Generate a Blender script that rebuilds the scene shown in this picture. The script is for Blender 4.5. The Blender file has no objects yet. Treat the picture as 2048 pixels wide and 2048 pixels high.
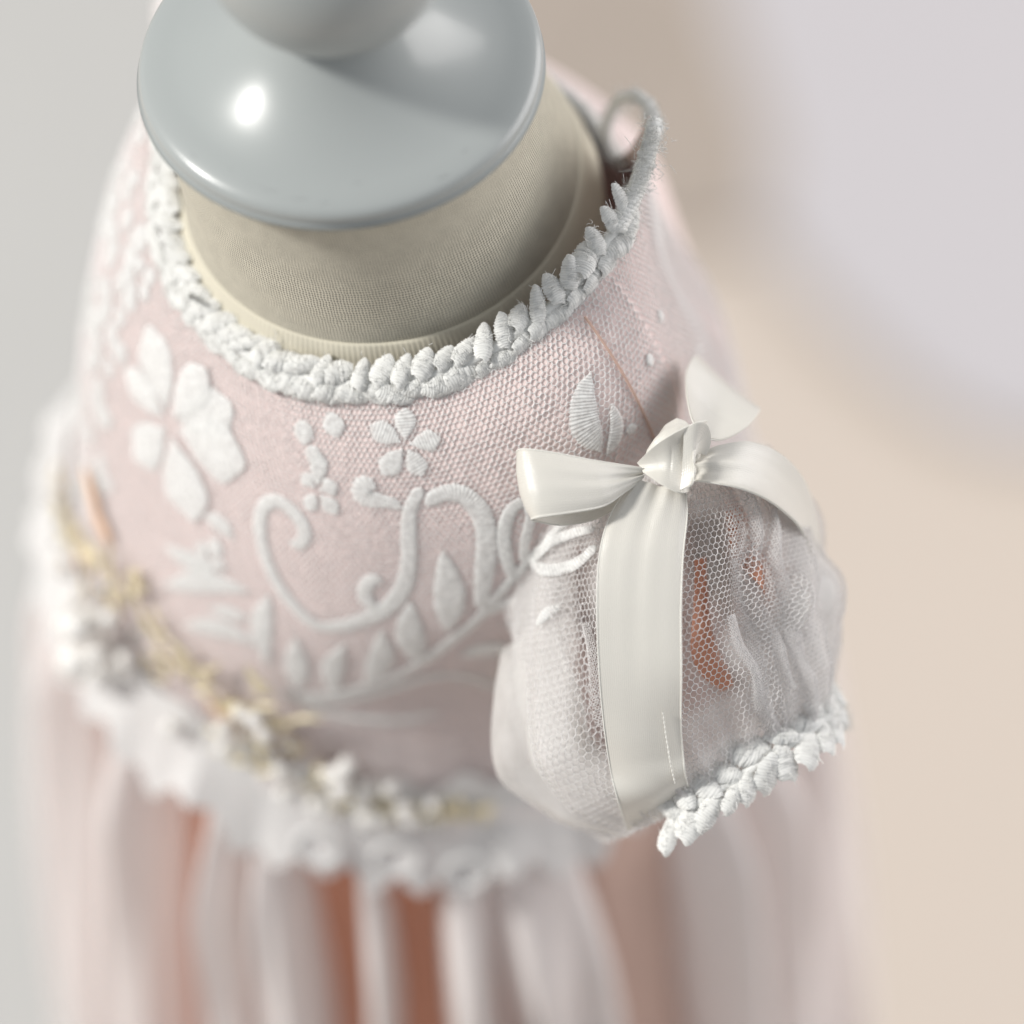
import bpy, math, random
import numpy as np
from mathutils import Vector, Matrix
from mathutils.bvhtree import BVHTree

random.seed(7); RNG = np.random.default_rng(7)
SC = bpy.context.scene
COL = SC.collection
MM = 0.001
CEN = np.array([0.0, 0.0, 1.00])          # neckline centre above the floor, metres; all shapes below are in mm from here

# ------------------------------------------------------------------ camera
PITCH = math.radians(56); K = 24 / 85; D0 = 806.0
U_ = np.array([0, math.sin(PITCH), math.cos(PITCH)]); F_ = np.array([0, math.cos(PITCH), -math.sin(PITCH)]); R_ = np.array([1.0, 0, 0])
def ray(x, y): return F_ + ((x - 1024) / 2048 * K) * R_ + ((1024 - y) / 2048 * K) * U_
CAM = -D0 * ray(805, 290)
cd = bpy.data.cameras.new('camera'); co = bpy.data.objects.new('camera', cd); COL.objects.link(co); SC.camera = co
cd.sensor_fit = 'HORIZONTAL'; cd.sensor_width = 24; cd.lens = 85
cd.clip_start = 0.02; cd.clip_end = 30
co.location = Vector(CAM * MM + CEN); co.rotation_euler = (math.pi / 2 - PITCH, 0, 0)
cd.dof.use_dof = True; cd.dof.focus_distance = (D0 - 27) * MM; cd.dof.aperture_fstop = 2.0

# ------------------------------------------------------------------ light
w = bpy.data.worlds.new('World'); SC.world = w; w.use_nodes = True
bg = w.node_tree.nodes['Background']; bg.inputs[0].default_value = (0.93, 0.96, 1.0, 1); bg.inputs[1].default_value = 0.46
def area(name, loc, target, size, sizey, power, col):
    l = bpy.data.lights.new(name, 'AREA'); l.shape = 'RECTANGLE'; l.size = size; l.size_y = sizey; l.energy = power; l.color = col
    o = bpy.data.objects.new(name, l); COL.objects.link(o); o.location = loc
    o.rotation_euler = (Vector(target) - Vector(loc)).to_track_quat('-Z', 'Y').to_euler(); return o
LDIR = Vector((-0.78, -0.06, 0.63)).normalized()
area('window_light', Vector(CEN) + LDIR * 4.0, CEN, 0.4, 0.75, 172, (1.0, 0.975, 0.93))
area('room_light', Vector(CEN) + Vector((3.9, 1.5, 1.15)), CEN, 4.0, 2.6, 165, (1.0, 0.96, 0.94))

SC.view_settings.view_transform = 'Standard'; SC.view_settings.look = 'None'; SC.view_settings.exposure = 0.0; SC.view_settings.gamma = 1
SC.render.engine = 'CYCLES'
SC.cycles.use_denoising = True; SC.cycles.sample_clamp_indirect = 1.5; SC.cycles.sample_clamp_direct = 6.0
SC.cycles.max_bounces = 10; SC.cycles.transparent_max_bounces = 24; SC.cycles.diffuse_bounces = 5
SC.cycles.caustics_reflective = False; SC.cycles.caustics_refractive = False

# ------------------------------------------------------------------ helpers: camera rays to real places
def at(x, y, dep): return CAM + (D0 + dep) * ray(x, y)
def on_plane_z(x, y, z):
    d = ray(x, y); return CAM + d * ((z - CAM[2]) / d[2])
def nrmv(v): v = np.asarray(v, float); return v / np.linalg.norm(v)
def sm(a, b, x):
    t = np.clip((np.asarray(x, float) - a) / (b - a), 0, 1); return t * t * (3 - 2 * t)
def crom(pts, n):
    """Catmull-Rom through pts (m,d) resampled to n points evenly by length."""
    P = np.asarray(pts, float)
    if len(P) < 3:
        t = np.linspace(0, 1, n)[:, None]; return P[0] * (1 - t) + P[-1] * t
    Q = np.vstack([2 * P[0] - P[1], P, 2 * P[-1] - P[-2]]); out = []
    for i in range(len(P) - 1):
        p0, p1, p2, p3 = Q[i:i + 4]; t = np.linspace(0, 1, 16, endpoint=False)[:, None]
        out.append(0.5 * ((2 * p1) + (-p0 + p2) * t + (2 * p0 - 5 * p1 + 4 * p2 - p3) * t ** 2 + (-p0 + 3 * p1 - 3 * p2 + p3) * t ** 3))
    C = np.vstack(out + [P[-1:]]); L = np.r_[0, np.cumsum(np.linalg.norm(np.diff(C, axis=0), axis=1))]
    s = np.linspace(0, L[-1], n); return np.stack([np.interp(s, L, C[:, k]) for k in range(C.shape[1])], 1)

# ------------------------------------------------------------------ helpers: objects
def root(name, label, cat, loc, group=None):
    o = bpy.data.objects.new(name, None); COL.objects.link(o); o.location = Vector(loc); o['label'] = label; o['category'] = cat
    if group: o['group'] = group
    o.empty_display_size = 0.02
    return o
def group_part(name, parent, label=None):
    o = bpy.data.objects.new(name, None); COL.objects.link(o); o.parent = parent
    o.empty_display_size = 0.005
    if label: o['label'] = label
    return o
ORIGIN = {}
def base_of(parent):
    v = Vector((0, 0, 0))
    while parent: v += parent.location; parent = parent.parent
    return np.array(v)
def mesh(name, V, F, mat, parent=None, smooth=True, uv=None, world=True):
    """V in mm from the neckline centre (world=True) -> one mesh object under parent."""
    V = np.asarray(V, float)
    if world: V = V * MM + CEN - base_of(parent)
    me = bpy.data.meshes.new(name)
    F = np.asarray(F) if not isinstance(F, list) or (len(F) and len({len(f) for f in F}) == 1) else F
    if isinstance(F, np.ndarray):
        n, k = F.shape
        me.vertices.add(len(V)); me.vertices.foreach_set('co', V.astype(np.float32).ravel())
        me.loops.add(n * k); me.loops.foreach_set('vertex_index', F.astype(np.int32).ravel())
        me.polygons.add(n); me.polygons.foreach_set('loop_start', np.arange(0, n * k, k, dtype=np.int32))
        me.update(calc_edges=True)
    else:
        me.from_pydata(V.tolist(), [], F)
    if uv is not None:
        UV = np.asarray(uv, np.float32); l = me.uv_layers.new(name='uv'); vi = np.empty(len(me.loops), np.int32); me.loops.foreach_get('vertex_index', vi)
        l.data.foreach_set('uv', UV[vi].ravel())
    if smooth: me.polygons.foreach_set('use_smooth', np.ones(len(me.polygons), bool))
    me.validate(); me.materials.append(mat)
    o = bpy.data.objects.new(name, me); COL.objects.link(o); o.parent = parent
    return o
def copy_of(o, parent, mw=None):
    c = o.copy(); COL.objects.link(c); c.parent = parent
    if mw is not None: c.matrix_basis = mw
    return c
def grid_faces(nr, nc, wrap=False):
    i, j = np.meshgrid(np.arange(nr - 1), np.arange(nc if wrap else nc - 1), indexing='ij')
    a = i * nc + j; b = i * nc + (j + 1) % nc; c = (i + 1) * nc + (j + 1) % nc; d = (i + 1) * nc + j
    return np.stack([a.ravel(), b.ravel(), c.ravel(), d.ravel()], 1)
def lathe(prof, c=(0, 0, 0), n=96, lean=(0, 0)):
    prof = np.asarray(prof, float); t = np.linspace(0, 2 * np.pi, n, endpoint=False); V = []
    for r, z in prof: V.append(np.stack([c[0] + r * np.cos(t) + lean[0] * z, c[1] + r * np.sin(t) + lean[1] * z, np.full(n, c[2] + z)], 1))
    return np.vstack(V), grid_faces(len(prof), n, True)
def tube(P, r, n=6, closed=False):
    P = np.asarray(P, float); m = len(P); r = np.broadcast_to(r, m)
    T = np.gradient(P, axis=0)
    if closed: T = np.roll(P, -1, 0) - np.roll(P, 1, 0)
    T /= np.linalg.norm(T, axis=1)[:, None] + 1e-9
    a = np.array([0, 0, 1.0]) if abs(T[0][2]) < .9 else np.array([1.0, 0, 0]); V = []
    N = np.cross(T[0], a); N /= np.linalg.norm(N)
    th = np.linspace(0, 2 * np.pi, n, endpoint=False)
    for i in range(m):
        N = N - T[i] * (N @ T[i]); N /= np.linalg.norm(N); B = np.cross(T[i], N)
        V.append(P[i] + r[i] * (np.cos(th)[:, None] * N + np.sin(th)[:, None] * B))
    F = grid_faces(m, n, True)
    if closed:
        j = np.arange(n); F = np.vstack([F, np.stack([(m - 1) * n + j, (m - 1) * n + (j + 1) % n, (j + 1) % n, j], 1)])
    return np.vstack(V), F
def joined(parts):
    V, F, k = [], [], 0
    for v, f in parts: V.append(v); F.append(np.asarray(f) + k); k += len(v)
    return np.vstack(V), np.vstack(F)
def uvsphere(c, r, n=14, m=9, sq=(1, 1, 1)):
    V = []
    for i in range(m + 1):
        a = math.pi * (i + .02) / (m + .04)
        for j in range(n):
            b = 2 * math.pi * j / n; V.append((c[0] + r * sq[0] * math.sin(a) * math.cos(b), c[1] + r * sq[1] * math.sin(a) * math.sin(b), c[2] + r * sq[2] * math.cos(a)))
    return np.array(V), grid_faces(m + 1, n, True)

# ------------------------------------------------------------------ materials
def nodes(name):
    m = bpy.data.materials.new(name); m.use_nodes = True; nt = m.node_tree; nt.nodes.clear()
    out = nt.nodes.new('ShaderNodeOutputMaterial'); return m, nt, out
def N(nt, t, **kw):
    n = nt.nodes.new(t)
    for k, v in kw.items():
        if k in n.inputs.keys() if hasattr(n.inputs, 'keys') else False: n.inputs[k].default_value = v
        else: setattr(n, k, v)
    return n
def mat(name, col, rough=0.8, spec=0.3, sheen=0.0, noise=None, var=0.06, bump=0.0, bscale=800, trans=0.0, coat=0.0, metallic=0.0, weave=None, sss=0.0, open_=0.0):
    m, nt, out = nodes(name); L = nt.links.new
    p = nt.nodes.new('ShaderNodeBsdfPrincipled'); p.inputs['Roughness'].default_value = rough
    p.inputs['Specular IOR Level'].default_value = spec; p.inputs['Sheen Weight'].default_value = sheen
    p.inputs['Coat Weight'].default_value = coat; p.inputs['Coat Roughness'].default_value = .12; p.inputs['Metallic'].default_value = metallic
    tc = nt.nodes.new('ShaderNodeTexCoord')
    nz = nt.nodes.new('ShaderNodeTexNoise'); nz.inputs['Scale'].default_value = noise or 60; nz.inputs['Detail'].default_value = 4; L(tc.outputs['Object'], nz.inputs['Vector'])
    mx = nt.nodes.new('ShaderNodeMix'); mx.data_type = 'RGBA'; L(nz.outputs['Fac'], mx.inputs['Factor'])
    c = np.array(col); mx.inputs['A'].default_value = (*(c * (1 - var)), 1); mx.inputs['B'].default_value = (*np.clip(c * (1 + var), 0, .95), 1)
    colour = mx.outputs['Result']
    h = None
    if bump:
        b = nt.nodes.new('ShaderNodeTexNoise'); b.inputs['Scale'].default_value = bscale; b.inputs['Detail'].default_value = 3; L(tc.outputs['Object'], b.inputs['Vector']); h = b.outputs['Fac']
    if weave:                                   # threads from the uv map (uv in mm): pitch u, pitch v, dark gaps, relief
        pu, pv, dark, rel = weave
        sep = nt.nodes.new('ShaderNodeSeparateXYZ')
        uvn = nt.nodes.new('ShaderNodeUVMap'); uvn.uv_map = 'uv'
        wob = nt.nodes.new('ShaderNodeTexNoise'); wob.inputs['Scale'].default_value = .35; wob.inputs['Detail'].default_value = 3; L(uvn.outputs['UV'], wob.inputs['Vector'])
        add = nt.nodes.new('ShaderNodeVectorMath'); add.operation = 'MULTIPLY_ADD'; L(wob.outputs['Color'], add.inputs[0]); add.inputs[1].default_value = (.8, .8, 0); L(uvn.outputs['UV'], add.inputs[2]); L(add.outputs[0], sep.inputs[0])
        def wv(sock, pitch):
            a = nt.nodes.new('ShaderNodeMath'); a.operation = 'MULTIPLY'; L(sock, a.inputs[0]); a.inputs[1].default_value = 2 * math.pi / pitch
            s = nt.nodes.new('ShaderNodeMath'); s.operation = 'SINE'; L(a.outputs[0], s.inputs[0]); return s.outputs[0]
        mu = nt.nodes.new('ShaderNodeMath'); mu.operation = 'ADD'; L(wv(sep.outputs[0], pu), mu.inputs[0]); L(wv(sep.outputs[1], pv), mu.inputs[1])
        mr = nt.nodes.new('ShaderNodeMapRange'); L(mu.outputs[0], mr.inputs[0]); mr.inputs[1].default_value = -2; mr.inputs[2].default_value = .6
        lo = nt.nodes.new('ShaderNodeTexNoise'); lo.inputs['Scale'].default_value = .12; lo.inputs['Detail'].default_value = 2; L(uvn.outputs['UV'], lo.inputs['Vector'])
        dk = nt.nodes.new('ShaderNodeMix'); dk.data_type = 'RGBA'; dk.blend_type = 'MULTIPLY'; dk.inputs['Factor'].default_value = 1; L(colour, dk.inputs['A'])
        rp = nt.nodes.new('ShaderNodeMapRange'); L(mr.outputs[0], rp.inputs[0]); rp.inputs[3].default_value = 1 - dark; rp.inputs[4].default_value = 1.0
        L(rp.outputs[0], dk.inputs['B']); colour = dk.outputs['Result']; h = mr.outputs[0]; bump = rel
    L(colour, p.inputs['Base Color'])
    nrm = None
    if h is not None:
        bp = nt.nodes.new('ShaderNodeBump'); bp.inputs['Strength'].default_value = bump; bp.inputs['Distance'].default_value = .0002; L(h, bp.inputs['Height']); nrm = bp.outputs['Normal']; L(nrm, p.inputs['Normal'])
    sh = p.outputs[0]
    if trans:
        t = nt.nodes.new('ShaderNodeBsdfTranslucent'); L(colour, t.inputs[0])
        if nrm: L(nrm, t.inputs['Normal'])
        ms = nt.nodes.new('ShaderNodeMixShader'); ms.inputs[0].default_value = trans; L(sh, ms.inputs[1]); L(t.outputs[0], ms.inputs[2]); sh = ms.outputs[0]
    if open_:
        tr = nt.nodes.new('ShaderNodeBsdfTransparent'); on = nt.nodes.new('ShaderNodeTexNoise'); on.inputs['Scale'].default_value = 900; on.inputs['Detail'].default_value = 3; L(tc.outputs['Object'], on.inputs['Vector'])
        om = nt.nodes.new('ShaderNodeMapRange'); L(on.outputs['Fac'], om.inputs[0]); om.inputs[1].default_value = .35; om.inputs[2].default_value = .65; om.inputs[3].default_value = open_ * 1.7; om.inputs[4].default_value = open_ * .3
        ms = nt.nodes.new('ShaderNodeMixShader'); L(om.outputs[0], ms.inputs[0]); L(sh, ms.inputs[1]); L(tr.outputs[0], ms.inputs[2]); sh = ms.outputs[0]
    L(sh, out.inputs[0]); return m
def sheer(name, col, lo, hi, scale=25, stretch=(1, 1, 1)):
    """organza: thin cloth whose thread density varies, part see-through"""
    m, nt, out = nodes(name); L = nt.links.new
    d = nt.nodes.new('ShaderNodeBsdfDiffuse'); d.inputs[0].default_value = (*col, 1)
    t = nt.nodes.new('ShaderNodeBsdfTranslucent'); t.inputs[0].default_value = (*col, 1)
    a = nt.nodes.new('ShaderNodeMixShader'); a.inputs[0].default_value = .5; L(d.outputs[0], a.inputs[1]); L(t.outputs[0], a.inputs[2])
    tr = nt.nodes.new('ShaderNodeBsdfTransparent')
    tc = nt.nodes.new('ShaderNodeTexCoord'); mp = nt.nodes.new('ShaderNodeMapping'); mp.inputs['Scale'].default_value = stretch; L(tc.outputs['Object'], mp.inputs[0])
    nz = nt.nodes.new('ShaderNodeTexNoise'); nz.inputs['Scale'].default_value = scale; nz.inputs['Detail'].default_value = 3; L(mp.outputs[0], nz.inputs['Vector'])
    mr = nt.nodes.new('ShaderNodeMapRange'); L(nz.outputs['Fac'], mr.inputs[0]); mr.inputs[1].default_value = .3; mr.inputs[2].default_value = .7; mr.inputs[3].default_value = lo; mr.inputs[4].default_value = hi
    uvn = nt.nodes.new('ShaderNodeUVMap'); uvn.uv_map = 'uv'; sp_ = nt.nodes.new('ShaderNodeSeparateXYZ'); L(uvn.outputs['UV'], sp_.inputs[0])
    n2 = nt.nodes.new('ShaderNodeTexNoise'); n2.inputs['Scale'].default_value = 110; n2.inputs['Detail'].default_value = 4; L(tc.outputs['Object'], n2.inputs['Vector'])
    fade = None
    for k in (0, 1):                            # cloth thins out towards its frayed edges (uv = mm from the edge, noise-broken)
        sm_ = nt.nodes.new('ShaderNodeMath'); sm_.operation = 'MULTIPLY_ADD'; L(n2.outputs['Fac'], sm_.inputs[0]); sm_.inputs[1].default_value = 3.0; L(sp_.outputs[k], sm_.inputs[2])
        m2 = nt.nodes.new('ShaderNodeMapRange'); m2.interpolation_type = 'SMOOTHSTEP'; L(sm_.outputs[0], m2.inputs[0]); m2.inputs[1].default_value = 1.5; m2.inputs[2].default_value = 7.5
        if fade is None: fade = m2.outputs[0]
        else:
            mm_ = nt.nodes.new('ShaderNodeMath'); mm_.operation = 'MULTIPLY'; L(fade, mm_.inputs[0]); L(m2.outputs[0], mm_.inputs[1]); fade = mm_.outputs[0]
    mf = nt.nodes.new('ShaderNodeMath'); mf.operation = 'MULTIPLY'; L(mr.outputs[0], mf.inputs[0]); L(fade, mf.inputs[1])
    b = nt.nodes.new('ShaderNodeMixShader'); L(mf.outputs[0], b.inputs[0]); L(tr.outputs[0], b.inputs[1]); L(a.outputs[0], b.inputs[2]); L(b.outputs[0], out.inputs[0]); return m
M = dict(
    paint=mat('blue_grey_paint', (.365, .388, .384), rough=.28, spec=.42, var=.02, noise=20, coat=.12),
    jersey=mat('cream_jersey', (.66, .62, .51), rough=.95, spec=.1, sheen=.15, var=.14, noise=260, weave=(.74, .86, .55, 1.0)),
    rib=mat('cream_rib', (.66, .62, .51), rough=.95, spec=.1, sheen=.15, var=.04, noise=120),
    lining=mat('pink_lining', (.83, .695, .67), rough=.9, spec=.15, sheen=.2, var=.05, noise=60, bump=.3, bscale=1500),
    net=mat('white_net_thread', (.93, .915, .91), rough=.7, spec=.25, var=.02, trans=.3),
    thread=mat('white_embroidery_thread', (.89, .89, .875), rough=.65, spec=.25, sheen=.2, var=.03, noise=300, weave=(.72, 50, .3, .8), open_=.20),
    braid=mat('ivory_cotton_thread', (.86, .862, .84), rough=.75, spec=.2, sheen=.25, var=.04, noise=300, bump=.6, bscale=2200, trans=.1),
    braid_st=mat('ivory_stitched_thread', (.88, .882, .86), rough=.8, spec=.15, sheen=.3, var=.04, noise=300, weave=(.48, 40, .16, .6), trans=.1),
    satin=mat('ivory_satin', (.78, .757, .70), rough=.29, spec=.9, sheen=.15, var=.02, noise=40, weave=(.34, .42, .05, .25), trans=.14),
    selv=mat('ivory_selvage', (.78, .77, .72), rough=.5, spec=.4, var=.04, noise=900, bump=.5, bscale=2500),
    valley_shade=mat('tulle_valley_painted_shade', (.62, .45, .39), rough=.85, spec=.15, var=.06, noise=40),  # pleat tulle darkened to peach-taupe: shade of the fold gap put into the colour
    coral=mat('coral_satin', (.66, .31, .205), rough=.5, spec=.4, var=.06, noise=30),
    pleat=mat('blush_tulle_pleat', (.90, .865, .855), rough=.85, spec=.15, sheen=.2, var=.04, noise=40, trans=.28),
    lace=mat('white_lace', (.80, .795, .79), rough=.85, spec=.15, var=.06, noise=400, bump=.7, bscale=700, trans=.2),
    gold=mat('pale_gold_thread', (.82, .73, .50), rough=.35, spec=.6, var=.12, noise=200, metallic=.2),
    peach=mat('peach_thread', (.84, .58, .42), rough=.7, var=.1, noise=200, weave=(.72, 50, .3, .8)),
    pearl=mat('pearl', (.85, .83, .80), rough=.12, spec=.7, var=.03, coat=.8),
    crystal=mat('silver_crystal', (.85, .85, .82), rough=.08, spec=.8, var=.05, metallic=.8),
    seam=mat('seam_thread', (.52, .36, .30), rough=.9, var=.1, noise=500),
    steel=mat('stand_steel', (.5, .5, .5), rough=.3, metallic=.9),
    organza=sheer('white_organza', (.95, .94, .93), .60, .95, 45),
    organza2=sheer('white_organza_thin', (.94, .93, .915), .35, .65, 60),
    floor=mat('beige_floor', (.585, .512, .448), rough=.7, spec=.25, var=.05, noise=2.2),
    lav=mat('lavender_white_cloth', (.53, .508, .525), rough=.9, var=.02, noise=6),
    taupe=mat('taupe_wool', (.39, .335, .29), rough=.95, var=.08, noise=12),
    tan=mat('tan_wood', (.50, .38, .27), rough=.6, var=.08, noise=8),
    grey=mat('pale_grey_cloth', (.49, .484, .468), rough=.9, var=.03, noise=5),
)

# ------------------------------------------------------------------ setting
FZ = -1000.0
def rel(o, **kw):
    for k, v in kw.items(): o[k] = v
    return o
n = 24; g = np.linspace(-4000, 4000, n); X, Y = np.meshgrid(g, g)
rel(mesh('floor', np.stack([X.ravel(), Y.ravel(), np.full(n * n, FZ)], 1), grid_faces(n, n), M['floor']), kind='structure')
def soft_block(name, cx, cy, z0, sx, sy, sz, rot, m, label, cat, e=.28, puff=.0, seed=0):
    """rounded, slightly uneven cushion-like block standing on the floor"""
    rng = np.random.default_rng(seed); nu, nv = 64, 24; V = []
    ph = rng.uniform(0, 6, 4)
    for i in range(nv + 1):
        a = -math.pi / 2 + math.pi * (i + .01) / (nv + .02)
        for j in range(nu):
            b = 2 * math.pi * j / nu
            s = lambda c, p: math.copysign(abs(c) ** p, c)
            k = 1 + .02 * math.sin(3 * b + ph[0]) + .015 * math.sin(5 * b + ph[1]) * math.cos(a)
            V.append((sx / 2 * s(math.cos(a), e) * s(math.cos(b), e) * k, sy / 2 * s(math.cos(a), e) * s(math.sin(b), e) * k, sz / 2 * (1 + s(math.sin(a), e + puff) * (1 + .03 * math.sin(4 * b + ph[2])))))
    V = np.array(V); c, s_ = math.cos(rot), math.sin(rot)
    V = np.stack([cx + V[:, 0] * c - V[:, 1] * s_, cy + V[:, 0] * s_ + V[:, 1] * c, z0 + V[:, 2]], 1)
    o = mesh(name, V - np.array([cx, cy, z0]), grid_faces(nv + 1, nu, True), m, None, world=False)
    o.data.vertices.foreach_set('co', ((V - np.array([cx, cy, z0])) * MM).astype(np.float32).ravel()); o.data.update()
    o.location = Vector(np.array([cx, cy, z0]) * MM + CEN); o['label'] = label; o['category'] = cat; return o

# background things (far out of focus)
def floor_px(x, y, z=FZ): return on_plane_z(x, y, z)

# ------------------------------------------------------------------ dress form (neck, cap, finial, stand)
form = root('dress_form', 'cream jersey dress form neck topped by glossy blue-grey cap and round finial', 'dress form', (0, 0, 0.0))
capc = on_plane_z(681, 121, 36.0)
cx, cy = capc[0], capc[1]
prof = [(0.5, -3.0), (40.5, -3.0), (42.3, -2.4), (43.1, -1.1), (43.2, .0), (42.7, .9), (41.6, 1.55), (39, 2.6), (35, 4.0), (30, 6.4), (25, 9.6), (21, 13.0), (18, 16.4), (16.2, 19), (15.5, 20.5), (15.2, 22)]
V, F = lathe(crom(prof, 60), (0, 0, 0), 128)
# the cap leans a touch with the neck
def tilt(V, ax, ay): return np.stack([V[:, 0], V[:, 1], V[:, 2] + ax * V[:, 0] + ay * V[:, 1]], 1)
cap = mesh('neck_cap', tilt(V, .04, .0) + capc, F, M['paint'], form)
t = np.linspace(-.97, 1.0, 40) * math.pi / 2
fin = [(13.0, 13)] + [(max(.3, 26.0 * math.cos(a)), 39.5 + 25 * math.sin(a)) for a in t]
V, F = lathe(fin, (0, 0, 0), 96, (-.05, 0)); mesh('finial', V + capc, F, M['paint'], form)
# scratches in the paint near the rim
sc = []
for (a0, a1, rr) in ((-118, -107, 39.2), (-60, -55, 40.6), (-140, -137, 40.2), (-84, -81.5, 36.5), (-47, -45, 38.6), (-103, -97, 39.8), (-126.5, -124, 38.4), (-95, -92, 40.3)):
    aa = np.radians(np.linspace(a0, a1, 9)); pr = crom(prof, 300)
    pr = pr[pr[:, 1] > 0.3]; zz = np.interp(rr, pr[::-1, 0][np.argsort(pr[::-1, 0])], pr[::-1, 1][np.argsort(pr[::-1, 0])])
    P = np.stack([rr * np.cos(aa), rr * np.sin(aa) + .15 * np.sin(aa * 40), np.full(9, zz)], 1); P[:, 2] += .04 * P[:, 0]
    sc.append(tube(P + capc, .09 * np.sin(np.linspace(.2, 2.9, 9)) + .02, 5))
V, F = joined(sc); mesh('paint_scratch', V, F, mat('scratch_grey', (.40, .42, .42), rough=.6), form)

nz = np.linspace(0, 1, 40); NSEG = 160
th = np.linspace(0, 2 * np.pi, NSEG, endpoint=False)
def neck_ring(s, extra=0.0):
    """s=0 at the cap, 1 at the seam above the ribbed edge"""
    cxx = cx * (1 - s) - 5 * s; cyy = cy * (1 - s) - 2 * s; R = 39.2 + 5.2 * s ** 1.2 + 16 * max(0, s - 1) * sm(.25, -.5, np.cos(th - math.radians(-100)) * -1) + extra
    z = 34.5 * (1 - s) + s * (-8)
    tilt_k = s * .35
    return np.stack([cxx + R * np.cos(th), cyy + R * np.sin(th), z + tilt_k * R * (.27 * np.cos(th) + .28 * np.sin(th)) * .9], 1)
V = np.vstack([neck_ring(s) for s in nz]); UV = np.vstack([np.stack([th / (2 * np.pi) * 290, np.full(NSEG, s * 52)], 1) for s in nz])
Vn = np.vstack([V[i * NSEG:(i + 1) * NSEG][list(range(NSEG)) + [0]] for i in range(40)])
UVn = np.vstack([np.r_[UV[i * NSEG:(i + 1) * NSEG], [[290, nz[i] * 52]]] for i in range(40)])
mesh('neck', Vn, grid_faces(40, NSEG + 1), M['jersey'], form, uv=UVn)
# ribbed edge of the jersey below the seam
NR = 720; thr = np.linspace(0, 2 * np.pi, NR, endpoint=False); rib = []
th_old = th; th = thr
ridge = .28 * np.abs(np.sin(thr * 120)) + .08 * np.sin(thr * 17)
for s, e in ((.985, -.6), (.99, .30), (1.0, .5), (1.06, .55), (1.14, .5), (1.24, .5), (1.36, .6)):
    A = neck_ring(s, 0) ; kk = 1 if s > .99 else .2
    A[:, 0] += np.cos(thr) * (e + ridge * kk); A[:, 1] += np.sin(thr) * (e + ridge * kk); rib.append(A)
mesh('neck_rib', np.vstack(rib), grid_faces(len(rib), NR, True), M['rib'], form)
th = th_old
V, F = lathe([(9, -160), (9, FZ + 12)], (0, 0, 0), 24); mesh('stand_pole', V, F, M['steel'], form)
V, F = lathe([(.5, FZ + 18), (20, FZ + 17), (60, FZ + 14), (108, FZ + 9), (115, FZ + 5), (115, FZ + .2), (.5, FZ + .2)], (0, 0, 0), 64); mesh('stand_base', V, F, M['steel'], form)

# ------------------------------------------------------------------ dress
dress = root('dress', 'blush pink child dress with white embroidered net bodice, beaded belt and satin bow', 'dress', (0, 0, 0.41))
PROF = {
    -50: [(54, -2), (60, -4.5), (68, -9), (76, -17), (82, -30), (84, -50), (83, -78), (79, -112), (84, -157)],
    -90: [(54, -15), (60, -20), (67, -29), (73, -42), (77.5, -57), (80.5, -74), (80.5, -93), (79, -118), (84, -153)],
    -141: [(54, -21), (58, -28), (62.5, -39), (68, -53), (73.5, -69), (78.5, -86), (82.5, -102), (85, -117), (86.5, -132)],
    180: [(54, -14.6), (58, -20), (63, -28), (68, -38), (73, -50), (77, -66), (80, -84), (83, -105), (86, -127)],
    129: [(54, 2.6), (58, 0), (64, -5), (69, -14), (73, -28), (76, -50), (79, -80), (82, -108), (86, -130)],
    80: [(54, -22), (58, -26), (64, -32), (71, -40), (77, -53), (80, -75), (82, -100), (84, -125), (86, -140)],
    39: [(48, -28), (54, -31), (61, -36), (68, -44), (74, -57), (78, -77), (80, -100), (83, -125), (86, -145)],
    12: [(51, -16), (52.5, -19), (54.5, -23), (57, -30), (61, -44), (67, -58), (74, -74), (82, -112), (87, -148)],
    -4: [(55, 15), (54.5, 5), (55, -8), (57, -24), (61, -42), (68, -56), (76, -70), (83, -108), (88, -150)],
    -22: [(54.5, 9), (56, 2), (59, -7), (62, -16), (67, -28), (73, -44), (79, -70), (83, -110), (87, -153)],
}
NT, NA = 150, 720
azk = sorted(PROF); dense = {a: crom([(*p, i) for i, p in enumerate(PROF[a])], 900) for a in azk}
tt = np.linspace(0, 8, NT)
dense = {a: np.stack([np.interp(tt, d[:, 2], d[:, 0]), np.interp(tt, d[:, 2], d[:, 1])], 1) for a, d in dense.items()}
AZ = -180 + np.arange(NA) * 360 / NA
ext = [azk[-2] - 360, azk[-1] - 360] + azk + [azk[0] + 360, azk[1] + 360]; tab = np.stack([dense[azk[-2]], dense[azk[-1]]] + [dense[a] for a in azk] + [dense[azk[0]], dense[azk[1]]])
ext = np.array(ext, float)
TAB = np.empty((NA, NT, 2))
for q in range(2):
    for j in range(NT):
        y = tab[:, j, q]; d = np.gradient(y, ext)
        # monotone-ish hermite
        i = np.clip(np.searchsorted(ext, AZ, 'right') - 1, 0, len(ext) - 2); h = ext[i + 1] - ext[i]; s = (AZ - ext[i]) / h
        m0 = np.clip(d[i] * h, -3 * np.abs(y[i + 1] - y[i]) - .5, 3 * np.abs(y[i + 1] - y[i]) + .5); m1 = np.clip(d[i + 1] * h, -3 * np.abs(y[i + 1] - y[i]) - .5, 3 * np.abs(y[i + 1] - y[i]) + .5)
        TAB[:, j, q] = (2 * s ** 3 - 3 * s ** 2 + 1) * y[i] + (s ** 3 - 2 * s ** 2 + s) * m0 + (-2 * s ** 3 + 3 * s ** 2) * y[i + 1] + (s ** 3 - s ** 2) * m1
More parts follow.
